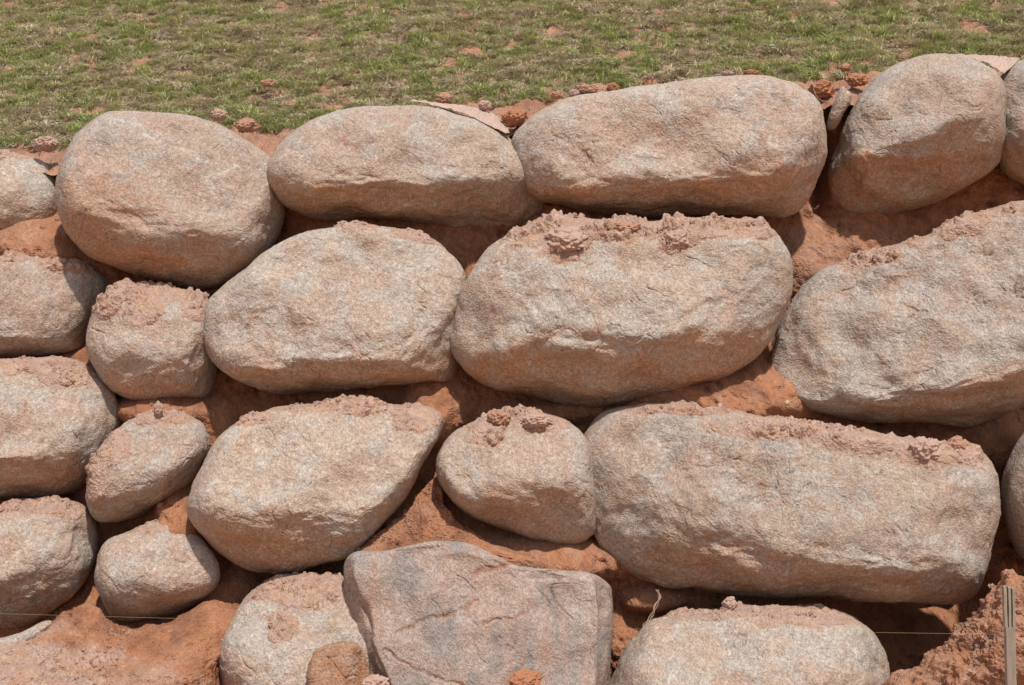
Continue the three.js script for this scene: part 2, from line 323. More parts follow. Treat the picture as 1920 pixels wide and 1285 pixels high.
boulder('long oval boulder under the frayed cloth in the top course with a faint red mark', { seed: 3, stainAndBounce: [[720, 388, 190, 40], [960, 400, 60, 50], [560, 360, 60, 40]], c: [755, 330], D: 0.40, z: -0.02,
  pts: [[501, 325], [505, 300], [520, 277], [545, 253], [580, 230], [620, 210], [670, 194], [740, 190], [800, 193], [850, 205], [900, 225], [940, 248], [985, 285], [1012, 335], [1022, 385], [1000, 425], [950, 447], [900, 448], [850, 438], [800, 425], [740, 413], [685, 414], [640, 421], [600, 420], [560, 405], [530, 385], [511, 355]],
  ridge: [730, 338, 0.95, [0, 0.5, 0.86], [0, -0.76, 0.65]], facets: [[0.35, -0.55, 0.76, 900, 370, 0.74, 0.015]],
  tint: { lum: 1.0, grain: 0.7, grey: 0.02, buff: 0.12, rust: -0.05 },
  paint: (c, [u, v], x, y, z) => { const e = Math.abs(Math.hypot((u - 672) / 26, (v - 262) / 15) - 1) + 0.5 * fbm(x * 25, y * 25, z * 25, 2); return mix3(c, [0.42, 0.17, 0.17], 0.5 * smooth(0.35, 0.0, e) * (v > 268 && u > 672 ? 0 : 1)); } });
boulder('longest loaf-shaped boulder of the top course with a sharp lower ridge', { seed: 4, stainAndBounce: [[1200, 375, 220, 34], [1440, 350, 120, 55], [1060, 370, 70, 24], [1180, 250, 60, 40, 0.6]], c: [1245, 305], D: 0.44, z: 0.10, p: 3.0,
  pts: [[956, 290], [957, 262], [985, 226], [1010, 206], [1050, 188], [1100, 176], [1180, 165], [1280, 151], [1380, 143], [1460, 145], [1500, 155], [1525, 174], [1540, 200], [1546, 240], [1545, 290], [1536, 335], [1520, 375], [1498, 405], [1468, 420], [1430, 414], [1380, 410], [1320, 406], [1240, 413], [1180, 410], [1120, 402], [1060, 392], [1010, 375], [975, 345], [960, 316]],
  ridge: [1240, 332, 0.92, [-0.02, 0.4, 0.92], [0.02, -0.8, 0.6]], facets: [[0.75, -0.35, 0.55, 1510, 350, 0.42, 0.012], [-0.65, -0.1, 0.7, 985, 310, 0.45, 0.04]],
  tint: { lum: 1.05, grain: 1.0, grey: 0.08, buff: 0.05 }, rough: 1.2 });
boulder('upright rounded boulder to the right of the dark cleft with the wedge stone', { seed: 5, stainAndBounce: [[1690, 345, 120, 60], [1590, 330, 40, 70], [1800, 310, 60, 40]], c: [1705, 275], D: 0.44, z: 0.04, p: 2.6,
  pts: [[1546, 352], [1550, 318], [1562, 285], [1577, 245], [1596, 205], [1620, 166], [1660, 131], [1710, 110], [1770, 103], [1822, 110], [1860, 130], [1880, 165], [1885, 215], [1884, 270], [1872, 312], [1840, 336], [1790, 365], [1740, 385], [1680, 401], [1622, 412], [1582, 402], [1556, 382]],
  ridge: [1700, 268, 0.98, [-0.05, 0.48, 0.87], [0.05, -0.62, 0.78]], facets: [[-0.85, -0.1, 0.5, 1585, 320, 0.55, 0.015], [0.6, -0.4, 0.7, 1840, 300, 0.5, 0.02]],
  tint: { lum: 0.96, grain: 1.3, grey: -0.05, buff: 0.1 } });
boulder('grey boulder cut off by the right edge at the top of the wall', { seed: 6, stainAndBounce: [[1925, 310, 60, 36]], c: [1965, 245], D: 0.42, z: 0.12,
  pts: [[1852, 225], [1857, 182], [1870, 150], [1892, 124], [1925, 106], [1985, 104], [2050, 140], [2080, 220], [2060, 300], [2000, 340], [1950, 352], [1915, 342], [1888, 322], [1868, 290], [1856, 258]],
  ridge: [1930, 255, 0.95, [-0.2, 0.4, 0.9], [-0.1, -0.68, 0.73]], facets: [], tint: { lum: 0.92, grain: 1.1, grey: 0.22, dark: 0.1 } });
// second course
boulder('smooth low boulder at the left edge, directly below the left side of the domed boulder', { seed: 7, c: [35, 590], D: 0.36, z: 0.0, p: 2.9,
  pts: [[-170, 590], [-140, 510], [-60, 484], [0, 485], [30, 475], [80, 474], [130, 484], [180, 500], [215, 530], [208, 565], [182, 595], [163, 632], [150, 655], [100, 668], [40, 672], [-10, 673], [-100, 668], [-150, 640]],
  ridge: [40, 640, 0.9, [0.05, 0.28, 0.96], [0.02, -0.82, 0.57]], facets: [[0.8, -0.1, 0.6, 125, 580, 0.80, 0.010]],
  tint: { lum: 0.98, grain: 0.6, grey: 0.1, buff: 0, dark: 0.06 }, rough: 0.7, crust: [[40, 470, 110, 24], [130, 490, 70, 20]], crustLabel: 'soil spilt over the top of the low boulder at the left edge' });
boulder('small squarish boulder with soil draped over its top, left of the blue-white boulder', { seed: 8, stainAndBounce: [[260, 720, 90, 36]], c: [278, 655], D: 0.34, z: 0.06, p: 3.2,
  pts: [[158, 640], [158, 602], [168, 580], [185, 560], [207, 540], [237, 528], [290, 532], [340, 540], [390, 556], [415, 600], [422, 660], [416, 710], [404, 735], [370, 752], [300, 757], [246, 757], [210, 736], [180, 702], [163, 668]],
  ridge: [275, 665, 0.95, [-0.08, 0.45, 0.89], [-0.05, -0.62, 0.78]], facets: [[0.88, -0.1, 0.46, 380, 660, 0.62, 0.010], [-0.75, 0, 0.65, 175, 630, 0.5]],
  tint: { lum: 1.03, grain: 1.0, grey: 0.16, buff: -0.05 }, crust: [[270, 535, 120, 40], [268, 585, 40, 34], [370, 560, 40, 45], [200, 565, 40, 30]], crustH: 0.036 });
boulder('big oval boulder mottled blue-white, in the middle of the second course', { seed: 9, stainAndBounce: [[560, 708, 150, 30], [760, 690, 110, 36]], c: [625, 595], D: 0.46, z: 0.05, p: 2.5,
  pts: [[378, 625], [381, 594], [395, 560], [420, 530], [455, 500], [500, 465], [550, 440], [600, 423], [660, 413], [720, 418], [780, 430], [822, 452], [850, 482], [872, 515], [880, 560], [876, 620], [868, 680], [850, 715], [800, 718], [740, 723], [680, 731], [600, 738], [540, 741], [480, 735], [430, 712], [400, 686], [384, 656]],
  ridge: [600, 672, 0.92, [-0.02, 0.42, 0.9], [0, -0.76, 0.65]], facets: [[0.75, -0.3, 0.6, 830, 660, 0.5, 0.02], [-0.6, 0.1, 0.8, 420, 610, 0.5, 0.04]],
  tint: { lum: 1.04, grain: 0.75, grey: 0.2, buff: 0.12, dark: 0.04 }, rough: 1.25, crust: [[640, 405, 190, 24], [800, 432, 60, 22]], crustLabel: 'thin soil rim along the top of the big blue-white oval boulder' });
boulder('largest grey-buff boulder in the centre, lumps of soil along its top', { seed: 10, stainAndBounce: [[1130, 712, 230, 50], [930, 690, 70, 40], [1350, 660, 90, 50]], c: [1165, 605], D: 0.52, z: 0.10, p: 2.5,
  pts: [[842, 645], [844, 610], [856, 570], [880, 522], [910, 480], [940, 450], [980, 421], [1030, 405], [1100, 405], [1180, 414], [1260, 413], [1340, 408], [1415, 411], [1447, 430], [1466, 460], [1479, 500], [1481, 545], [1471, 590], [1456, 622], [1430, 656], [1380, 695], [1330, 720], [1270, 740], [1205, 752], [1160, 765], [1110, 771], [1060, 762], [1000, 746], [940, 735], [892, 715], [861, 686]],
  ridge: [1140, 628, 0.98, [0, 0.42, 0.9], [0, -0.7, 0.71]], facets: [[-0.6, 0.05, 0.8, 885, 600, 0.5, 0.04], [0.6, -0.3, 0.74, 1420, 600, 0.55, 0.03]],
  tint: { lum: 1.04, grain: 1.3, grey: 0.17, buff: 0.3, rust: -0.05 }, rough: 1.1, crust: [[1020, 430, 90, 34], [1065, 455, 52, 38], [1150, 428, 120, 26], [1270, 440, 40, 40], [1330, 425, 120, 22], [1430, 425, 40, 22]], crustH: 0.045 });
boulder('huge grey boulder at the right edge of the second course, sloping up to the right', { seed: 11, stainAndBounce: [[1760, 775, 160, 26], [1880, 730, 80, 50]], c: [1735, 640], D: 0.50, z: 0.12, p: 2.7,
  pts: [[1437, 695], [1443, 650], [1460, 602], [1490, 556], [1530, 516], [1572, 491], [1625, 470], [1700, 450], [1762, 425], [1830, 396], [1900, 378], [1960, 385], [2010, 450], [2030, 560], [2005, 680], [1940, 755], [1885, 793], [1832, 812], [1762, 801], [1700, 795], [1600, 785], [1530, 775], [1480, 755], [1447, 727]],
  ridge: [1760, 725, 0.92, [-0.08, 0.36, 0.92], [0.22, -0.84, 0.5]], facets: [[-0.6, 0.2, 0.77, 1490, 640, 0.5, 0.04]],
  tint: { lum: 1.0, grain: 0.9, grey: 0.26, buff: 0.0, dark: 0.05 }, rough: 1.15, crust: [[1600, 478, 90, 22], [1760, 400, 110, 46], [1700, 430, 60, 30], [1860, 370, 90, 30]], crustH: 0.04 });
// third course
boulder('broad boulder third down at the left edge, under the smooth low boulder', { seed: 12, stainAndBounce: [[50, 895, 140, 40]], c: [40, 815], D: 0.44, z: 0.04, p: 2.6,
  pts: [[-170, 830], [-140, 730], [-70, 685], [0, 675], [60, 670], [122, 672], [172, 691], [206, 725], [226, 760], [234, 792], [222, 822], [192, 862], [172, 892], [148, 915], [100, 935], [50, 941], [-10, 946], [-100, 940], [-150, 900]],
  ridge: [60, 850, 0.95, [0, 0.42, 0.9], [0.05, -0.74, 0.66]], facets: [[0.78, -0.12, 0.6, 160, 800, 0.72, 0.015]],
  tint: { lum: 1.02, grain: 1.1, grey: 0.1, buff: -0.05 }, crust: [[70, 682, 80, 22], [120, 700, 50, 30]], crustH: 0.014 });
boulder('lumpy small egg-shaped boulder tilted to the right, in the left third of the wall', { seed: 13, c: [270, 880], D: 0.30, z: 0.08, p: 2.4, k: 1.4, rough: 1.6,
  pts: [[158, 930], [161, 895], [176, 860], [200, 825], [240, 790], [290, 770], [340, 771], [375, 795], [388, 826], [380, 870], [364, 902], [330, 930], [290, 960], [250, 980], [215, 989], [186, 980], [167, 958]],
  ridge: [275, 895, 0.95, [-0.12, 0.42, 0.9], [0.3, -0.72, 0.62]], facets: [],
  tint: { lum: 0.96, grain: 0.7, grey: 0.05, buff: -0.2 }, crust: [[300, 765, 80, 30], [205, 835, 40, 40], [175, 900, 22, 50]], crustH: 0.022 });
boulder('oval yellowish boulder left of the small round one with soil crumbs along its top', { seed: 14, stainAndBounce: [[510, 1025, 130, 40], [690, 960, 60, 50, 0.6]], c: [575, 925], D: 0.46, z: 0.10, p: 2.6,
  pts: [[356, 960], [359, 920], [375, 880], [395, 840], [420, 806], [450, 784], [500, 765], [570, 752], [640, 746], [720, 752], [790, 763], [826, 782], [824, 812], [806, 845], [785, 882], [765, 920], [738, 958], [705, 990], [676, 1028], [650, 1050], [600, 1063], [540, 1074], [480, 1074], [430, 1051], [395, 1021], [370, 990]],
  ridge: [560, 965, 0.94, [-0.02, 0.42, 0.9], [-0.05, -0.7, 0.71]], facets: [],
  tint: { lum: 1.05, grain: 0.65, grey: 0.03, buff: 0.35, rust: 0.0 }, rough: 1.25, crust: [[560, 752, 140, 20], [680, 750, 110, 28], [780, 775, 60, 34], [460, 780, 50, 18]], crustH: 0.03 });
boulder('small round boulder with a soil cap, under the largest central boulder', { seed: 15, stainAndBounce: [[930, 960, 90, 50]], c: [960, 895], D: 0.38, z: 0.10, p: 2.7,
  pts: [[820, 882], [826, 850], [846, 815], [880, 790], [920, 772], [980, 772], [1040, 780], [1084, 806], [1106, 846], [1114, 900], [1116, 960], [1108, 1000], [1082, 1022], [1040, 1030], [1000, 1024], [950, 1001], [900, 980], [860, 950], [832, 916]],
  ridge: [940, 915, 0.96, [-0.05, 0.46, 0.88], [-0.02, -0.64, 0.76]], facets: [],
  tint: { lum: 1.0, grain: 0.9, grey: 0.0, buff: 0.05 }, crust: [[930, 770, 70, 42], [1010, 785, 70, 26], [920, 812, 34, 24]], crustH: 0.045 });
boulder('longest block-like boulder at the lower right with big clods on its top', { seed: 16, stainAndBounce: [[1300, 1060, 150, 50], [1600, 1105, 220, 26]], c: [1480, 955], D: 0.48, z: 0.16, p: 3.4, q: 2.4,
  pts: [[1085, 880], [1090, 840], [1105, 806], [1130, 776], [1168, 760], [1240, 757], [1330, 765], [1450, 785], [1550, 803], [1650, 818], [1750, 834], [1826, 846], [1858, 880], [1873, 932], [1871, 985], [1862, 1035], [1846, 1082], [1828, 1118], [1796, 1135], [1700, 1134], [1600, 1129], [1500, 1121], [1400, 1118], [1300, 1113], [1232, 1106], [1190, 1088], [1150, 1056], [1120, 1008], [1098, 950]],
  ridge: [1440, 1015, 0.92, [0.02, 0.32, 0.94], [-0.14, -0.64, 0.76]], facets: [[0.1, -0.86, 0.5, 1650, 1108, 0.58, 0.012], [0.7, -0.1, 0.7, 1840, 990, 0.5, 0.02], [-0.55, -0.1, 0.8, 1130, 930, 0.55, 0.04]],
  tint: { lum: 0.95, grain: 1.15, grey: 0.1, buff: 0.02, dark: 0.05 }, rough: 1.2, crust: [[1300, 765, 120, 14], [1500, 800, 150, 26], [1640, 822, 90, 28], [1740, 838, 70, 36], [1810, 845, 36, 34]], crustH: 0.036 });
boulder('sliver of a rounded boulder at the right edge beside the longest lower boulder', { seed: 17, c: [1990, 925], D: 0.4, z: 0.14,
  pts: [[1880, 940], [1884, 890], [1903, 840], [1925, 803], [1980, 780], [2060, 800], [2100, 900], [2090, 1000], [2030, 1060], [1965, 1065], [1920, 1046], [1895, 1008], [1884, 975]],
  tint: { grey: 0.02, buff: -0.1 } });
// lowest course
boulder('round boulder cut off by the left edge near the bottom', { seed: 18, stainAndBounce: [[60, 1125, 90, 40]], c: [20, 1050], D: 0.40, z: 0.08, p: 2.4,
  pts: [[-150, 1060], [-130, 990], [-70, 955], [0, 947], [50, 936], [110, 933], [150, 944], [174, 966], [184, 1002], [180, 1042], [160, 1087], [125, 1128], [82, 1162], [40, 1178], [-20, 1176], [-110, 1140]],
  ridge: [40, 1075, 0.95, [0, 0.42, 0.9], [0.1, -0.68, 0.73]], facets: [[0.7, -0.1, 0.7, 140, 1050, 0.65, 0.015]],
  tint: { lum: 1.0, grain: 0.8, grey: 0.06, buff: -0.2 }, k: 1.2, rough: 1.2, crust: [[40, 945, 120, 18], [130, 945, 44, 34]], crustH: 0.03 });
boulder('small creased boulder half buried in orange soil, below the egg-shaped boulder', { seed: 19, c: [290, 1075], D: 0.32, z: 0.08, p: 2.4,
  pts: [[176, 1062], [181, 1034], [200, 1010], [236, 990], [290, 977], [335, 984], [378, 1004], [408, 1040], [416, 1082], [400, 1112], [365, 1130], [330, 1143], [290, 1160], [250, 1169], [215, 1161], [194, 1140], [180, 1102]],
  ridge: [270, 1090, 0.95, [0, 0.38, 0.92], [-0.12, -0.66, 0.74]], facets: [],
  tint: { lum: 1.0, grain: 0.9, grey: 0.05, buff: -0.12 }, k: 1.2, crust: [[290, 978, 60, 24]], crustH: 0.02 });
boulder('pale boulder at the bottom edge with a smear of soil, left of the angular slab', { seed: 20, c: [560, 1215], D: 0.40, z: 0.06,
  pts: [[405, 1250], [410, 1215], [425, 1180], [450, 1142], [480, 1108], [530, 1087], [600, 1080], [655, 1085], [705, 1120], [730, 1200], [720, 1290], [680, 1350], [560, 1380], [460, 1350], [415, 1295]],
  facets: [[-0.03, 0.5, 0.86, 540, 1170, 0.8, 0.04]],
  tint: { lum: 1.04, grain: 0.8, grey: 0.18, buff: -0.12 }, crust: [[560, 1095, 100, 44], [530, 1175, 24, 30], [515, 1195, 14, 14]], crustH: 0.026 });
boulder('flat-faced angular grey-blue slab with reddish cracks at the bottom centre', { seed: 21, stainAndBounce: [[688, 1200, 26, 120, 1]], c: [905, 1180], D: 0.40, z: 0.14, p: 5, q: 3.2, k: 0.5, hard: true,
  pts: [[650, 1085], [656, 1052], [670, 1040], [720, 1037], [762, 1030], [800, 1023], [840, 1019], [882, 1024], [930, 1045], [972, 1064], [1040, 1070], [1100, 1075], [1132, 1090], [1160, 1112], [1158, 1165], [1152, 1230], [1140, 1300], [1120, 1370], [920, 1390], [720, 1370], [684, 1285], [664, 1215], [655, 1150]],
  facets: [[0.0, 0.16, 0.98, 920, 1160, 0.86, 0.006], [-0.75, -0.15, 0.6, 690, 1190, 0.70, 0.006], [0.93, 0.02, 0.33, 1112, 1150, 0.70, 0.008], [0.1, 0.75, 0.65, 860, 1030, 0.66, 0.01]],
  tint: { grey: 0.15, dark: 0.18, buff: -0.3, lum: 0.96 }, rough: 0.75,
  paint: (c, [u, v], x, y, z) => {
    const st = smooth(0.15, 0.6, N3(x * 7, y * 0.7, z) + 0.4 * N3(x * 22, y * 1.5, z)), bl = smooth(-0.1, 0.45, fbm(x * 4 + 3, y * 2, z, 3));
    c = mix3(c, [0.45, 0.345, 0.295], 0.6); c = mix3(c, [0.255, 0.245, 0.24], 0.62 * bl); c = mix3(c, [0.46, 0.30, 0.235], 0.5 * st);
    const k = slabCracks(u, v, x, y, z);
    return mix3(c, [0.38, 0.17, 0.10], 0.6 * k * smooth(-0.5, 0.2, N3(x * 8, y * 8, 1))); },
  relief: (x, y, z) => { const X = x - 21 * 13.7, k = F / (7 - z), base = stoneRelief(0.5, 0.8)(x, y, z); return base - (z > 0.2 ? 0.007 * slabCracks(960 + X * k, 642.5 - (y - 1.6) * k, x, y, z) : 0); } });
boulder('rough pale boulder rising from the bottom edge at the right, under the longest lower boulder', { seed: 22, c: [1410, 1265], D: 0.46, z: 0.16, p: 2.6, k: 1.1, rough: 1.5,
  pts: [[1135, 1310], [1145, 1275], [1163, 1235], [1192, 1196], [1232, 1166], [1300, 1150], [1400, 1145], [1500, 1140], [1580, 1152], [1638, 1184], [1657, 1220], [1668, 1290], [1650, 1360], [1550, 1400], [1300, 1400], [1170, 1370]],
  facets: [[0, 0.5, 0.86, 1400, 1200, 0.8, 0.03], [0.7, 0.1, 0.7, 1620, 1230, 0.5, 0.02]],
  tint: { lum: 1.02, grain: 0.7, grey: 0.16, buff: 0.0 }, crust: [[1330, 1145, 120, 18], [1520, 1150, 110, 26]], crustH: 0.03 });
boulder('small rust-brown stone lodged between the pale boulder and the slab at the bottom', { seed: 23, c: [636, 1265], D: 0.12, z: 0.50, p: 3.6, hard: true, k: 1.2, rough: 2.2, s: 0.005,
  pts: [[581, 1270], [584, 1240], [592, 1222], [622, 1209], [660, 1206], [676, 1214], [690, 1250], [698, 1290], [680, 1330], [630, 1340], [592, 1310]],
  facets: [[-0.3, 0.4, 0.85, 625, 1250, 0.8, 0.01], [0.6, 0.1, 0.7, 665, 1270, 0.8, 0.01]], paint: (c, p, x, y, z) => mix3(c, [0.38, 0.175, 0.082], 0.72 + 0.2 * N3(x * 12, y * 12, z * 12)), tint: { rust: 0.6 }, category: 'stone', name: 'stone', group: null });
boulder('pinkish stone showing through the soil heap behind the wooden stake', { seed: 24, c: [1960, 1160], D: 0.25, z: 0.22,
  pts: [[1898, 1165], [1902, 1125], [1925, 1098], [1975, 1085], [2030, 1110], [2045, 1170], [2020, 1230], [1960, 1245], [1912, 1215]],
  tint: { grey: 0.05, buff: -0.25 }, category: 'stone', name: 'stone', group: null });
boulder('pale stone poking out of the soil at the lower left corner', { seed: 25, c: [30, 1205], D: 0.08, z: 0.42, p: 2.3, k: 0.6,
  pts: [[-70, 1240], [-40, 1215], [0, 1197], [48, 1180], [86, 1163], [104, 1166], [92, 1184], [56, 1208], [15, 1236], [-40, 1256]],
  tint: { grey: 0.2 }, category: 'stone', name: 'stone', group: null });

// ------------------------------------------------------------------ earth behind and between the boulders
const Z0 = -0.98, TAN = Math.tan(31 * Math.PI / 180);
const lineY = (x) => { const k = F / (7 - Z0), u = 960 + x * k, v = 326 - 0.088 * u; return 1.6 - (clamp(v, 80, 420) - 642.5) / k; };
const turfBump = (x, z) => 0.030 * fbm(x * 5, 21, z * 5, 2) + 0.018 * N3(x * 10, 2, z * 9);
const hillY = (x, z) => { const b = Z0 - z; return lineY(x) + (b < 8 ? b * TAN : 8 * TAN + (b - 8) * 0.12) + (b > -0.3 && b < 6 ? turfBump(x, z) + 0.05 * fbm(x * 1.3, 3, z * 1.3, 2) + 0.02 * fbm(x * 6, 5, z * 6, 2) : 0); };
// fills: centre and half sizes in photograph pixels, how far the soil stands forward there, extra forward run towards the bottom, paleness
const FILL = [
  [60, 450, 90, 55, 0.30, 0.14, 0.25], [150, 490, 60, 30, 0.10, 0.05, 0.1], [140, 695, 40, 45, 0.22, 0.1, 0], [290, 768, 80, 34, 0.30, 0.05, 0.1], [395, 800, 45, 60, 0.10, 0.05, 0],
  [345, 960, 60, 75, 0.34, 0.20, 0.0], [800, 765, 55, 60, 0.26, 0.14, 0.05], [865, 760, 30, 45, 0.06, 0, 0], [755, 945, 150, 160, 0.16, 0.15, 0.05], [1000, 1045, 190, 56, 0.36, 0.15, 0.2],
  [1355, 740, 170, 70, 0.42, 0.16, 0.1], [1600, 490, 120, 80, 0.18, 0.08, 0.2], [1530, 500, 60, 120, 0.02, 0.03, 0.2], [1865, 830, 60, 60, 0.16, 0.05, 0.0], [540, 275, 70, 40, 0.10, 0.05, 0.1],
  [975, 235, 40, 40, 0.14, 0, 0.1], [1560, 190, 60, 40, 0.10, 0.05, 0.0], [1030, 775, 90, 20, 0.1, 0, 0.1],
  [240, 1190, 220, 80, 0.24, 0.15, 0.1], [420, 1100, 50, 70, 0.16, 0.1, 0],
  [1170, 1180, 60, 80, 0.06, 0.1, 0], [1230, 1130, 60, 25, 0.2, 0, 0.1], [930, 1300, 110, 26, 0.62, 0, 0.3], [700, 1300, 60, 30, 0.6, 0, 0.4],
  [1740, 1150, 130, 60, -0.28, 0, 0], [1865, 1010, 18, 110, -0.3, 0, 0], [1552, 300, 16, 90, -0.3, 0, 0], [470, 430, 100, 30, -0.15, 0, 0],
];
{
  const x0 = -4.2, x1 = 4.2, y0 = -0.5, y1 = 3.2, s = 0.0135, nx = Math.round((x1 - x0) / s), ny = Math.round((y1 - y0) / s);
  const P = new Float32Array((nx + 1) * (ny + 1) * 3), uv = new Float32Array((nx + 1) * (ny + 1) * 2), col = new Float32Array(P.length), tri = [];
  for (let j = 0; j <= ny; j++) for (let i = 0; i <= nx; i++) {
    const x = x0 + i * s, y = y0 + j * s, zb = zwY(y), k = F / (7 - zb), u = 960 + x * k, v = 642.5 - (y - 1.6) * k, id = j * (nx + 1) + i;
    let d = -0.17, pale = 0.0;
    for (const [cx, cy, rx, ry, a, run, pl] of FILL) {
      const du = (u - cx) / rx, dv = (v - cy) / ry, e = Math.exp(-Math.pow(du * du + dv * dv, 1.6) * 0.8);
      if (e < 0.001) continue;
      d += e * (a + run * clamp(dv, -1, 1.3) - 0.35 * Math.max(0, 0)); pale += e * pl;
    }
    const holes = smooth(0.35, 0.75, N3(x * 14, y * 14, 3)) * smooth(0, 0.4, N3(x * 3, y * 3, 8));
    d += 0.035 * fbm(x * 3, y * 3, 1, 3) + 0.050 * (billow(x * 8, y * 8, 2) - 0.3) * smooth(-0.4, 0.4, N3(x * 2, y * 2, 6)) + 0.020 * (billow(x * 19, y * 21, 4) - 0.2) * smooth(-0.3, 0.5, N3(x * 3, y * 3, 16)) + 0.007 * billow(x * 46, y * 46, 5) - 0.03 * holes;
    if (d > -0.12 && cr() < 0.06 * smooth(-0.3, 0.5, N3(x * 2.5, y * 2.5, 26))) CRUMBS.push([x, y, zb + d, 0.0025 + 0.016 * cr() ** 4, 0.1 + 0.5 * cr() * (0.4 + pale)]);
    const top = lineY(x) + (Z0 - zb - d) * 0.25 - 0.02;             // tucked under the foot of the turf
    P[id * 3] = x; P[id * 3 + 1] = Math.min(y, top); P[id * 3 + 2] = zb + d - Math.max(0, y - top) * 0.6;
    uv[id * 2] = x; uv[id * 2 + 1] = y;
    col.set(soilColour(x, y, zb, clamp(pale, 0, 1) - 0.05), id * 3);
  }
  for (let j = 0; j < ny; j++) for (let i = 0; i < nx; i++) { const a = j * (nx + 1) + i, c = a + nx + 1; tri.push(a, a + 1, c, a + 1, c + 1, c); }
  const m = new THREE.Mesh(geo(P, null, uv, col, tri, new THREE.Vector3()), M.soil);
  put(m, 'earth_bank', 'red-orange earth packed behind and between the boulders', null, null, 'structure');
}
{ // crumbly heap of freshly dug soil at the lower right
  const S = solid({ seed: 31, c: [1890, 1270], D: 0.34, z: 0.42, p: 2.2, s: 0.007,
    pts: [[1640, 1300], [1700, 1262], [1760, 1222], [1805, 1180], [1840, 1140], [1868, 1105], [1890, 1076], [1915, 1085], [1960, 1110], [2060, 1180], [2120, 1300], [2060, 1400], [1900, 1430], [1720, 1400]],
    relief: (x, y, z) => 0.06 * fbm(x * 4, y * 4, z * 4, 2) + 0.030 * fbm(x * 11, y * 12, z * 11, 3) + 0.018 * (billow(x * 17, y * 17, z * 17) - 0.2) * smooth(-0.2, 0.5, N3(x * 5, y * 5, z * 5)) + 0.006 * N3(x * 60, y * 60, z * 60) });
  for (let i = 0; i < S.n; i++) if (S.nrm[i * 3 + 2] > 0 && cr() < 0.012) CRUMBS.push([S.P[i * 3], S.P[i * 3 + 1], S.P[i * 3 + 2], 0.003 + 0.02 * cr() ** 3, 0.1 + 0.6 * cr()]);
  const col = new Float32Array(S.n * 3);
  for (let i = 0; i < S.n; i++) col.set(soilColour(S.P[i * 3] + 5, S.P[i * 3 + 1], S.P[i * 3 + 2], 0.2), i * 3);
  const m = new THREE.Mesh(geo(S.P, S.nrm, S.uv, col, S.tri, S.C), M.soil);
  m.position.copy(S.C);
  put(m, 'soil_heap', 'crumbly heap of red soil behind the wooden stake at the lower right', null, null, 'structure');
}
{ // trampled mound of soil at the lower left
  const S = solid({ seed: 33, c: [170, 1290], D: 0.34, z: 0.36, p: 2.3, s: 0.0075,
    pts: [[-190, 1260], [-100, 1225], [0, 1208], [60, 1182], [105, 1152], [140, 1118], [168, 1092], [186, 1120], [205, 1155], [250, 1172], [300, 1160], [345, 1142], [385, 1118], [425, 1112], [455, 1140], [430, 1200], [415, 1260], [425, 1340], [360, 1440], [100, 1460], [-130, 1440]],
    facets: [[0, 0.74, 0.67, 200, 1230, 0.62, 0.05]],
    relief: (x, y, z) => 0.035 * fbm(x * 3, y * 3, z * 3, 2) + 0.014 * fbm(x * 10, y * 10, z * 10, 3) + 0.004 * fbm(x * 34, y * 34, z * 34, 2) + 0.004 * N3(x * 62, y * 62, z * 62) - 0.020 * smooth(0.4, 0.8, N3(x * 17, y * 17, z * 17)) * smooth(0.0, 0.5, N3(x * 3, y * 3, z * 3 + 8)) });
  for (let i = 0; i < S.n; i++) if (S.nrm[i * 3 + 2] > 0 && cr() < 0.03 * smooth(-0.2, 0.5, N3(S.P[i * 3] * 3, S.P[i * 3 + 1] * 4, 5))) CRUMBS.push([S.P[i * 3], S.P[i * 3 + 1], S.P[i * 3 + 2], 0.003 + 0.013 * cr() ** 3, 0.1 + 0.8 * cr()]);
  const col = new Float32Array(S.n * 3);
  for (let i = 0; i < S.n; i++) { const [u, v] = S.pxOf(i), x = S.P[i * 3], y = S.P[i * 3 + 1], z = S.P[i * 3 + 2]; col.set(soilColour(x, y, z, 0.85 * smooth(-0.18, 0.18, (v - 1195) / 240 - (u - 90) / 600 + 0.3 * fbm(x * 3, y * 5, z * 3, 3))), i * 3); }
  const m = new THREE.Mesh(geo(S.P, S.nrm, S.uv, col, S.tri, S.C), M.soil);
  m.position.copy(S.C);
  put(m, 'soil_mound', 'mound of orange and pale pink soil at the lower left corner', null, null, 'structure');
}
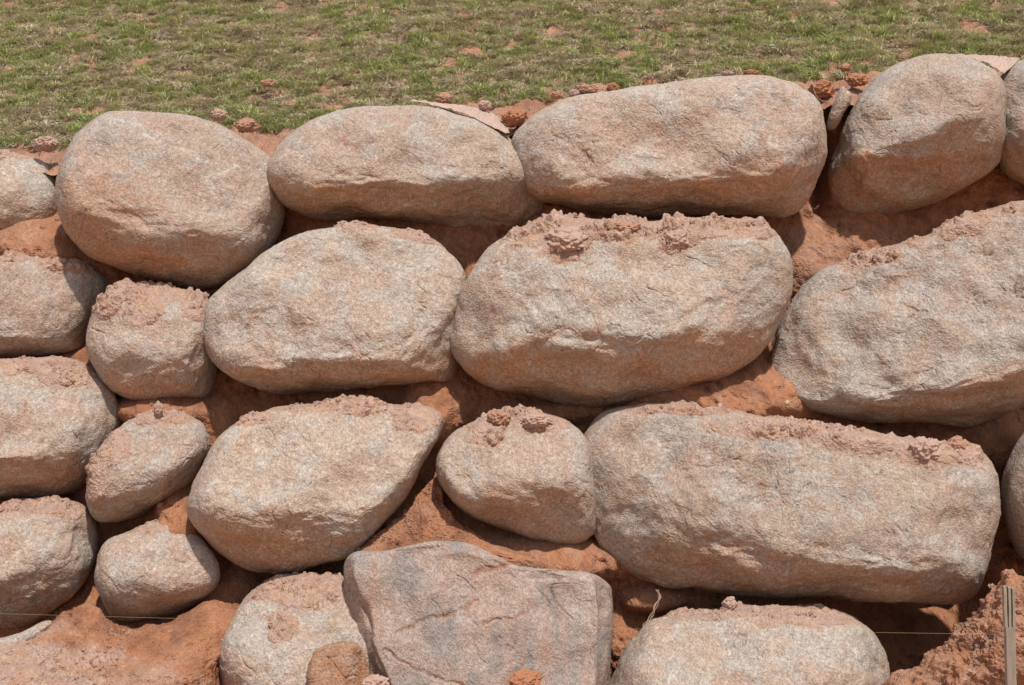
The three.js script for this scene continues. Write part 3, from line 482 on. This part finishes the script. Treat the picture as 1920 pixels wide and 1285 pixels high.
{ // tongue of orange soil that has run down between three boulders on to the slab
  const S = solid({ seed: 35, c: [785, 985], D: 0.18, back: 0.2, z: 0.19, p: 2.2, s: 0.006, facets: [[-0.08, 0.62, 0.78, 790, 1030, 0.62, 0.03]],
    pts: [[836, 800], [826, 835], [806, 868], [782, 905], [764, 942], [728, 975], [694, 1006], [668, 1036], [664, 1075], [740, 1095], [860, 1095], [960, 1100], [1060, 1105], [1110, 1090], [1040, 1058], [960, 1034], [900, 1006], [858, 972], [832, 930], [822, 895], [826, 850]],
    relief: (x, y, z) => 0.020 * fbm(x * 4, y * 4, z * 4, 2) + 0.009 * fbm(x * 13, y * 13, z * 13, 3) + 0.004 * N3(x * 40, y * 40, z * 40) + 0.003 * N3(x * 75, y * 75, z * 75) - 0.012 * smooth(0.4, 0.8, N3(x * 20, y * 20, z * 20)) * smooth(0.1, 0.5, N3(x * 5, y * 5, z * 5 + 2)) });
  for (let i = 0; i < S.n; i++) if (S.nrm[i * 3 + 2] > 0 && cr() < 0.025 * smooth(0, 0.5, N3(S.P[i * 3] * 5, S.P[i * 3 + 1] * 5, 5))) CRUMBS.push([S.P[i * 3], S.P[i * 3 + 1], S.P[i * 3 + 2], 0.002 + 0.012 * cr() ** 4, 0.05 + 0.4 * cr()]);
  const col = new Float32Array(S.n * 3);
  for (let i = 0; i < S.n; i++) col.set(soilColour(S.P[i * 3] + 3, S.P[i * 3 + 1], S.P[i * 3 + 2], 0.06), i * 3);
  const m = new THREE.Mesh(geo(S.P, S.nrm, S.uv, col, S.tri, S.C), M.soil);
  m.position.copy(S.C);
  put(m, 'soil_slide', 'tongue of orange soil between the yellowish boulder, the small round one and the slab', null, null, 'structure');
}
{ // bare ground in front of the wall, out to the horizon
  const g = new THREE.PlaneGeometry(400, 240, 80, 60); g.rotateX(-Math.PI / 2); g.translate(0, -0.42, 119);
  const p = g.attributes.position, col = new Float32Array(p.count * 3), uv = g.attributes.uv;
  for (let i = 0; i < p.count; i++) { const x = p.getX(i), z = p.getZ(i); p.setY(i, -0.42 + 0.12 * N2(x * 0.05, z * 0.05) * smooth(3, 20, z)); uv.setXY(i, x, z); col.set(mix3(soilColour(x * 0.1, 0, z * 0.1, 0.0), [0.62, 0.31, 0.16], 0.85), i * 3); }
  g.setAttribute('color', new THREE.BufferAttribute(col, 3)); g.computeVertexNormals();
  put(new THREE.Mesh(g, M.soil), 'ground', 'bare red ground in front of the wall', null, null, 'structure');
}

// ------------------------------------------------------------------ the grassed slope above the wall
const bare = (x, z) => { // > 0 where the soil shows
  const b = Z0 - z, edge = smooth(0.30, 0.0, b - 0.10 - 0.12 * fbm(x * 3, 2, z * 3, 2));
  return Math.max(edge * 1.2 - 0.35, fbm(x * 2.6 + 8, 7, z * 2.2, 3) - 0.33, 0.8 * fbm(x * 7, 1, z * 5, 2) - 0.34);
};
{
  const X1 = 5.6, s = 0.022, nx = Math.round(2 * X1 / s), nz = 230, zs = [];
  for (let j = 0; j <= nz; j++) zs.push(Z0 + 0.1 - j * s);
  const P = new Float32Array((nx + 1) * (nz + 1) * 3), uv = new Float32Array((nx + 1) * (nz + 1) * 2), col = new Float32Array(P.length), tri = [];
  for (let j = 0; j <= nz; j++) for (let i = 0; i <= nx; i++) {
    const x = -X1 + 2 * X1 * i / nx, z = zs[j], id = j * (nx + 1) + i, y = hillY(x, z);
    const d = 0.02 * billow(x * 9, y * 9, z * 9) + 0.012 * billow(x * 22, y * 22, z * 22) + 0.006 * billow(x * 45, y * 45, z * 45);
    P[id * 3] = x; P[id * 3 + 1] = y + d; P[id * 3 + 2] = z; uv[id * 2] = x; uv[id * 2 + 1] = z;
    const b = bare(x, z), t = smooth(0.06, -0.06, b + 0.06 * N3(x * 20, 4, z * 20));
    col.set(mix3(soilColour(x, y, z, 0.3), [0.36, 0.265, 0.175], t * 0.8), id * 3);
  }
  for (let j = 0; j < nz; j++) for (let i = 0; i < nx; i++) { const a = j * (nx + 1) + i, c = a + nx + 1; tri.push(a, a + 1, c, a + 1, c + 1, c); }
  const near = geo(P, null, uv, col, tri, new THREE.Vector3());
  // the same slope carried on to the sides and up the hill, coarse
  const far = [];
  const sheet = (xa, xb, za, zb, n, m2) => {
    const g = new THREE.PlaneGeometry(1, 1, n, m2), p = g.attributes.position, c = new Float32Array(p.count * 3), w = g.attributes.uv;
    for (let i = 0; i < p.count; i++) { const x = mix(xa, xb, p.getX(i) + 0.5), z = mix(za, zb, 0.5 + p.getY(i)), y = hillY(x, z); p.setXYZ(i, x, y, z); w.setXY(i, x, z); c.set([0.12, 0.11, 0.055], i * 3); }
    g.setAttribute('color', new THREE.BufferAttribute(c, 3)); g.computeVertexNormals(); far.push(g);
  };
  const zE = zs[nz];
  sheet(-X1, X1, zE, -40, 40, 60); sheet(-60, -X1, Z0 + 0.1, -40, 60, 60); sheet(X1, 60, Z0 + 0.1, -40, 60, 60);
  put(new THREE.Mesh(mergeGeometries([near, ...far]), M.soil), 'hillside', 'sloping bank of red soil under the turf above the wall', null, null, 'structure');
}
{ // short turf: dry straw, matted brown and fresh green tufts, as one mass
  const r = rng(77), tuft = (n, len, spread, lean) => {
    const pos = [], idx = [];
    for (let k = 0; k < n; k++) {
      const a = r() * 6.283, d = spread * Math.sqrt(r()), bx = Math.cos(a) * d, bz = Math.sin(a) * d, ta = r() * 6.283, L = len * (0.5 + r() * 0.8), ln = lean * (0.4 + r()), w = 0.0016 + r() * 0.0016;
      const sx = -Math.sin(ta) * w, sz = Math.cos(ta) * w, b = pos.length / 3;
      for (const [t, ww] of [[0, 1], [0.55, 0.85], [1, 0.05]]) {
        const o = ln * L * t * t, y = L * t * (1 - 0.35 * ln * t);
        pos.push(bx + Math.cos(ta) * o - sx * ww, y - 0.006, bz + Math.sin(ta) * o - sz * ww, bx + Math.cos(ta) * o + sx * ww, y - 0.006, bz + Math.sin(ta) * o + sz * ww);
      }
      for (const q of [0, 2]) idx.push(b + q, b + q + 1, b + q + 2, b + q + 1, b + q + 3, b + q + 2);
    }
    const g = new THREE.BufferGeometry(); g.setAttribute('position', new THREE.Float32BufferAttribute(pos, 3)); g.setIndex(idx); g.computeVertexNormals(); return g;
  };
  const kinds = [tuft(24, 0.036, 0.034, 1.5), tuft(22, 0.044, 0.026, 1.1), tuft(20, 0.054, 0.022, 0.9), tuft(24, 0.034, 0.038, 1.9)];
  const lists = kinds.map(() => []);
  const GREEN = [0.325, 0.375, 0.110], OLIVE = [0.45, 0.415, 0.190], STRAW = [0.66, 0.57, 0.37], BROWN = [0.40, 0.320, 0.220], GREYB = [0.55, 0.46, 0.315];
  const m4 = new THREE.Matrix4(), q = new THREE.Quaternion(), e = new THREE.Euler(), sc = new THREE.Vector3(), pv = new THREE.Vector3();
  for (let i = 0; i < 92000; i++) {
    const x = (r() - 0.5) * 10.2, z = Z0 + 0.02 - Math.pow(r(), 1.15) * 4.4;
    const b = bare(x, z); if (b + 0.10 * (r() - 0.5) > 0.03) continue;
    const gp = fbm(x * 2.1 + 4, 3, z * 1.8, 3) + 0.45 * fbm(x * 7, 9, z * 7, 2), dp = fbm(x * 3 + 9, 12, z * 3, 3);
    const u = r() + gp * 1.0 + 0.06;
    let c, k;
    if (u > 0.80) { c = mix3(GREEN, OLIVE, r() * 0.6); k = r() < 0.5 ? 2 : 1; }
    else if (u > 0.50) { c = mix3(OLIVE, GREYB, r() * 0.6); k = r() < 0.5 ? 1 : 0; }
    else { const w = r() + dp * 0.8; c = w > 0.62 ? mix3(STRAW, GREYB, r() * 0.7) : w > 0.25 ? mix3(GREYB, BROWN, r() * 0.7) : mix3(BROWN, OLIVE, r() * 0.5); k = r() < 0.6 ? 3 : 0; }
    const l = 0.82 + 0.36 * r(), s = (0.6 + 0.5 * r()) * (0.75 + 0.7 * smooth(-0.3, 0.6, N3(x * 9, 31, z * 8)));
    e.set((r() - 0.5) * 0.5 + 0.15, r() * 6.283, (r() - 0.5) * 0.5); q.setFromEuler(e);
    pv.set(x, hillY(x, z) + 0.012, z); sc.set(s, s * (0.8 + 0.4 * r()), s);
    lists[k].push([m4.compose(pv, q, sc).clone(), [c[0] * l, c[1] * l, c[2] * l]]);
  }
  const turf = new THREE.Group(), col = new THREE.Color();
  lists.forEach((L, k) => { const im = new THREE.InstancedMesh(kinds[k], M.grass, L.length); L.forEach(([m, c], i) => { im.setMatrixAt(i, m); im.setColorAt(i, col.setRGB(...c)); }); im.name = 'grass_tufts'; im.userData.kind = 'stuff'; turf.add(im); });
  put(turf, 'grass', 'short patchy turf, half dry and half green, on the slope above the wall', 'grass', null, 'stuff');
}

// ------------------------------------------------------------------ clods and small stones that can be told apart
const clodGeos = [0, 1, 2, 3].map((v) => {
  const g = new THREE.IcosahedronGeometry(1, 22), p = g.attributes.position, n = new THREE.Vector3(), cl = new Float32Array(p.count * 3), uv = new Float32Array(p.count * 2);
  for (let i = 0; i < p.count; i++) {
    n.fromBufferAttribute(p, i); const x = n.x + v * 7, y = n.y, z = n.z;
    let d = 0.86 + 0.34 * fbm(x * 1.1, y * 1.1, z * 1.1, 2) + 0.16 * billow(x * 1.9, y * 1.9, z * 1.9) + 0.08 * fbm(x * 3.4, y * 3.4, z * 3.4, 3) + 0.03 * fbm(x * 10, y * 10, z * 10, 2) + 0.03 * N3(x * 24, y * 24, z * 24);
    p.setXYZ(i, n.x * d, n.y * d, n.z * d); const k = 1 + 0.1 * N3(x * 9, y * 9, z * 9); cl.set([k, k, k], i * 3); uv[i * 2] = (n.x * 0.1 + n.z * 0.07); uv[i * 2 + 1] = n.y * 0.1;
  }
  g.setAttribute('color', new THREE.BufferAttribute(cl, 3)); g.setAttribute('uv', new THREE.BufferAttribute(uv, 2));
  const w = g; w.computeVertexNormals();
  // smooth the facets of the unindexed icosahedron by averaging equal positions
  const acc = new Map(), nn = w.attributes.normal, key = (i) => Math.round(p.getX(i) * 1e4) + '_' + Math.round(p.getY(i) * 1e4) + '_' + Math.round(p.getZ(i) * 1e4);
  for (let i = 0; i < p.count; i++) { const k = key(i); const a = acc.get(k) ?? [0, 0, 0]; a[0] += nn.getX(i); a[1] += nn.getY(i); a[2] += nn.getZ(i); acc.set(k, a); }
  for (let i = 0; i < p.count; i++) { const a = acc.get(key(i)), l = Math.hypot(...a) || 1; nn.setXYZ(i, a[0] / l, a[1] / l, a[2] / l); }
  return w;
});
const clodMats = new Map();
const clodMat = (rgb) => { const k = rgb.join(); if (!clodMats.has(k)) { const m = M.crumb.clone(); m.color.setRGB(...rgb); clodMats.set(k, m); } return clodMats.get(k); };
const CP = [0.40, 0.265, 0.205], CO = [0.34, 0.145, 0.072], CR = [0.36, 0.195, 0.125], CY = [0.48, 0.36, 0.18];
let clodN = 0;
const boulders = scene.children.filter((o) => /^boulder/.test(o.name)), caster = new THREE.Raycaster();
scene.updateMatrixWorld(true);
const seat = (px, py) => { caster.set(CAM, at(px, py, 0).sub(CAM).normalize()); const h = caster.intersectObjects(boulders, false)[0]; return h ? h.point.z - 0.022 : 0; };  // where a clod rests on a stone
function clod(label, px, py, w, h, z, rgb, turn = 0, name = 'soil_clod', category = 'clod') {
  const m = new THREE.Mesh(clodGeos[clodN % 4], clodMat(rgb)), c = at(px, py, z), k = (7 - z) / F;
  m.position.copy(c); m.scale.set(w * k / 2, h * k / 2, (w + h) * k / 4); m.rotation.set(clodN * 1.3 % 0.6, (clodN * 2.1) % 6, turn); clodN++;
  if (Math.abs(m.rotation.y) > 0) m.rotation.y = (clodN % 3 - 1) * 0.4;
  put(m, name, label, category, null);
}
clod('large pinkish clod in the grass edge at the far left above the wall', 85, 270, 48, 30, -0.92, CP);
clod('flat pink clod behind the top of the domed boulder, right of its crown', 410, 216, 34, 22, -0.90, CP);
clod('brown-red rounded clod where the domed boulder meets the bare gully', 462, 236, 50, 28, -0.88, CR);
clod('reddish stone lying alone in the grass at left centre', 503, 156, 32, 16, -1.72, CR, 0, 'stone', 'stone');
clod('pale clod above the frayed cloth', 909, 198, 26, 20, -0.95, CP);
clod('pair-like rusty clod in the turf just left of the pale clod above the cloth', 832, 184, 36, 20, -1.02, CR);
clod('red lump of soil in the gap between the oval boulder and the loaf-shaped one', 966, 222, 50, 36, -0.92, CO);
clod('leftmost small clod of the row on the loaf-shaped boulder', 1044, 179, 26, 16, -0.86, CR);
clod('small grey-pink clod second from the left in the row on the loaf-shaped boulder', 1076, 175, 22, 15, -0.85, CP);
clod('middle red clod of the row on the loaf-shaped boulder', 1096, 167, 30, 20, -0.88, CR);
clod('biggest clod of the row on the loaf-shaped boulder', 1121, 169, 40, 24, -0.84, CR);
clod('red clod at the right end of the row on the loaf-shaped boulder', 1148, 164, 28, 18, -0.90, CO);
clod('flat clod in the grass edge over the middle of the loaf-shaped boulder', 1364, 138, 24, 11, -0.95, CP);
clod('long red clod in the grass edge over the right half of the loaf-shaped boulder', 1408, 137, 34, 13, -0.97, CO);
clod('rounded red clod high in the bare gap left of the upright boulder', 1585, 127, 24, 16, -1.05, CR);
clod('dark red lump at the bottom of the bare gap above the cleft', 1540, 168, 50, 36, -0.95, CO);
clod('crumbly red lump in the bare gap beside the leaning wedge stone', 1608, 150, 44, 26, -0.98, CO);
clod('broad pinkish lump on the left shoulder of the largest central boulder', 1062, 450, 84, 46, seat(1062, 452), CP);
clod('brown crumbly lump in the middle of the top of the largest central boulder', 1172, 430, 66, 30, seat(1172, 430), CR);
clod('smooth pink lump on the right half of the top of the largest central boulder', 1268, 452, 56, 40, seat(1268, 452), CP);
clod('large rough clod on the top right of the longest lower boulder', 1738, 846, 70, 52, seat(1738, 846), CP);
clod('brown clod at the right end of the top of the longest lower boulder', 1795, 842, 48, 46, seat(1795, 842), CR);
clod('small knob of soil on the longest lower boulder, left of the large clod', 1607, 840, 26, 22, seat(1607, 840), CP);
clod('dark pitted clod on the cap of the small round boulder', 934, 782, 46, 28, -0.12, CR);
clod('lumpy clod on the right of the cap of the small round boulder', 1006, 790, 58, 28, -0.10, CP);
clod('spike of soil standing on the lumpy egg-shaped boulder', 297, 768, 18, 30, -0.235, CP);
clod('tiny yellow pebble at the foot of the huge grey boulder', 1476, 756, 11, 11, -0.14, CY, 0, 'pebble', 'pebble');
clod('pink clod under the bottom edge of the slab', 700, 1280, 60, 26, 0.55, CP);
clod('orange lump of soil at the bottom edge in front of the slab', 985, 1278, 66, 40, 0.58, CO);
clod('left one of two pale crumbs in the dark gap under the longest lower boulder', 1368, 1136, 30, 34, 0.20, CP);
clod('right one of two pale crumbs in the dark gap under the longest lower boulder', 1416, 1150, 24, 28, 0.34, CP);
{ // crumbs too many to count along the ledges
  const r = rng(5), L = CRUMBS;
  const g = new THREE.IcosahedronGeometry(1, 2), p = g.attributes.position, cl = new Float32Array(p.count * 3).fill(1);
  for (let i = 0; i < p.count; i++) { const x = p.getX(i), y = p.getY(i), z = p.getZ(i), d = 0.8 + 0.4 * N3(x * 1.5, y * 1.5, z * 1.5); p.setXYZ(i, x * d, y * d, z * d); }
  g.computeVertexNormals(); g.setAttribute('color', new THREE.BufferAttribute(cl, 3));
  const im = new THREE.InstancedMesh(g, M.crumb, L.length), m4 = new THREE.Matrix4(), q = new THREE.Quaternion(), c = new THREE.Color();
  L.forEach(([x, y, z, k, t], i) => { q.setFromEuler(new THREE.Euler(r() * 6, r() * 6, r() * 6)); im.setMatrixAt(i, m4.compose(new THREE.Vector3(x, y, z), q, new THREE.Vector3(k * (0.8 + 0.4 * r()), k * 0.8, k))); im.setColorAt(i, c.setRGB(...mix3(CO, CP, t))); });
  put(im, 'soil_crumbs', 'scattered crumbs of red soil on the ledges between boulders', 'soil', null, 'stuff');
}
//@SMALL
// leaning wedge of stone in the cleft
boulder('thin wedge-shaped stone leaning in the cleft at the shoulder of the upright boulder', { seed: 41, c: [1573, 206], D: 0.05, z: 0.16, p: 3, s: 0.004, k: 0.25,
  pts: [[1551, 240], [1554, 222], [1563, 196], [1572, 176], [1580, 163], [1586, 168], [1596, 178], [1594, 192], [1580, 214], [1568, 238], [1558, 244]],
  tint: { buff: 0.2, rust: 0.1 }, name: 'stone', category: 'stone', group: null });

// frayed ends of ground cloth
function ribbon(label, A, B, name) {
  const ca = new THREE.CatmullRomCurve3(A), cb = new THREE.CatmullRomCurve3(B), n = 60, m = 8, P = [], uv = [], tri = [];
  for (const side of [0, 1]) for (let i = 0; i <= n; i++) for (let j = 0; j <= m; j++) {
    const a = ca.getPoint(i / n), b = cb.getPoint(i / n), p = a.lerp(b, j / m);
    const w = 0.006 * N3(p.x * 14, p.y * 14, p.z * 14) + 0.003 * N3(p.x * 50, p.y * 50, j * 0.3);
    P.push(p.x, p.y + w + (side ? -0.004 : 0), p.z + (side ? -0.002 : 0)); uv.push(i / n * 0.5, j / m * 0.06);
  }
  const st = (n + 1) * (m + 1), id = (s, i, j) => s * st + i * (m + 1) + j;
  for (let i = 0; i < n; i++) {
    for (let j = 0; j < m; j++) { tri.push(id(0, i, j), id(0, i + 1, j), id(0, i, j + 1), id(0, i + 1, j), id(0, i + 1, j + 1), id(0, i, j + 1)); tri.push(id(1, i, j), id(1, i, j + 1), id(1, i + 1, j), id(1, i + 1, j), id(1, i, j + 1), id(1, i + 1, j + 1)); }
    for (const j of [0, m]) tri.push(id(0, i, j), id(1, i, j), id(0, i + 1, j), id(1, i, j), id(1, i + 1, j), id(0, i + 1, j));
  }
  const g = new THREE.BufferGeometry(); g.setAttribute('position', new THREE.Float32BufferAttribute(P, 3)); g.setAttribute('uv', new THREE.Float32BufferAttribute(uv, 2)); g.setIndex(tri); g.computeVertexNormals();
  put(new THREE.Mesh(g, M.cloth), name, label, 'cloth');
}
ribbon('pale pink cloth edge lying over the right shoulder of the long oval boulder',
  [at(770, 189, -0.86), at(830, 200, -0.82), at(885, 219, -0.80), at(925, 240, -0.79), at(956, 250, -0.80)],
  [at(770, 187, -0.89), at(840, 194, -0.92), at(895, 203, -0.95), at(930, 216, -0.96), at(950, 236, -0.93)], 'ground_cloth');
ribbon('brownish cloth flap stretched between the two boulders at the top right corner',
  [at(1775, 104, -0.92), at(1815, 107, -0.80), at(1852, 119, -0.72), at(1884, 138, -0.66)],
  [at(1775, 101, -0.98), at(1815, 102, -0.95), at(1862, 105, -0.90), at(1912, 109, -0.80)], 'ground_cloth');

// wooden stake with a split head, and the string tied to it
{
  const stake = new THREE.Group(), zs = 1.08, foot = at(1897, 1340, zs); stake.position.copy(foot);
  const k = (7 - zs) / F, bar = (x, w, y0, y1, d, lean, seed, dz) => {
    const g = new THREE.BoxGeometry(w * k, (y1 - y0) * k, d, 3, 40, 3), p = g.attributes.position, cl = new Float32Array(p.count * 3), uv = g.attributes.uv;
    for (let i = 0; i < p.count; i++) {
      const y = p.getY(i) + (y0 + y1) / 2 * k, X = p.getX(i) + x * k, Z = p.getZ(i);
      p.setXYZ(i, X + lean * y + 0.0012 * N3(X * 60, y * 9, seed), y + (p.getY(i) > (y1 - y0) * k * 0.49 ? 0.004 * N3(X * 300, seed, Z * 200) : 0), Z + dz + 0.001 * N3(X * 90, y * 12, seed + 4));
      const t = 0.86 + 0.16 * N3(X * 240, y * 4, Z * 60 + seed) + 0.07 * N3(X * 90, y * 30, seed); cl.set([0.33 * t, 0.275 * t, 0.215 * t], i * 3);
    }
    g.setAttribute('color', new THREE.BufferAttribute(cl, 3)); g.computeVertexNormals(); return new THREE.Mesh(g, M.wood);
  };
  const add = (m, n) => { m.name = n; stake.add(m); };
  add(bar(0, 17, 0, 164, 0.03, -0.024, 1, 0), 'shaft');
  add(bar(-5.6, 5.2, 164, 240, 0.024, -0.036, 2, 0.001), 'splinter'); add(bar(0.2, 4.6, 164, 239, 0.026, -0.024, 3, -0.002), 'splinter'); add(bar(5.6, 4.8, 164, 237, 0.022, -0.015, 4, 0.002), 'splinter');
  stake.children.slice(1).forEach((m, i) => { m.name = i ? 'splinter_' + String(i).padStart(3, '0') : 'splinter'; });
  put(stake, 'wooden_stake', 'weathered wooden stake with a split head at the lower right corner', 'stake');
  const pts = [at(1888, 1190, zs + 0.022), at(1400, 1183, 1.06), at(900, 1175, 1.02), at(400, 1162, 0.98), at(-120, 1148, 0.95)];
  put(new THREE.Mesh(new THREE.TubeGeometry(new THREE.CatmullRomCurve3(pts), 120, 0.0005, 6), M.string), 'string_line', 'thin yellowish string stretched from the stake across the foot of the wall', 'string');
}
{ // dry roots hanging in the gap
  const tubes = [], r = rng(9);
  for (let i = 0; i < 5; i++) { const z = 0.02 + i * 0.012, j = () => (r() - 0.5) * 8; tubes.push(new THREE.TubeGeometry(new THREE.CatmullRomCurve3([at(1232 + j(), 1106, z), at(1236 + j(), 1120, z + 0.01), at(1230 + j(), 1136, z + 0.03), at(1222 + j(), 1154, z + 0.05), at(1208 + j() * 2, 1172, z + 0.07)]), 30, i ? 0.0016 : 0.0035, 5)); }
  put(new THREE.Mesh(mergeGeometries(tubes), M.root), 'dry_root', 'dry pale root fibres hanging under the left end of the longest lower boulder', 'root');
}
put(new THREE.Mesh(new THREE.TubeGeometry(new THREE.CatmullRomCurve3([at(1529, 150, -0.72), at(1526, 168, -0.70), at(1536, 186, -0.70), at(1552, 190, -0.72), at(1572, 176, -0.74)]), 40, 0.0022, 5), M.root), 'twig', 'thin curved twig in front of the leaning wedge stone', 'twig');

renderer.render(scene, camera);
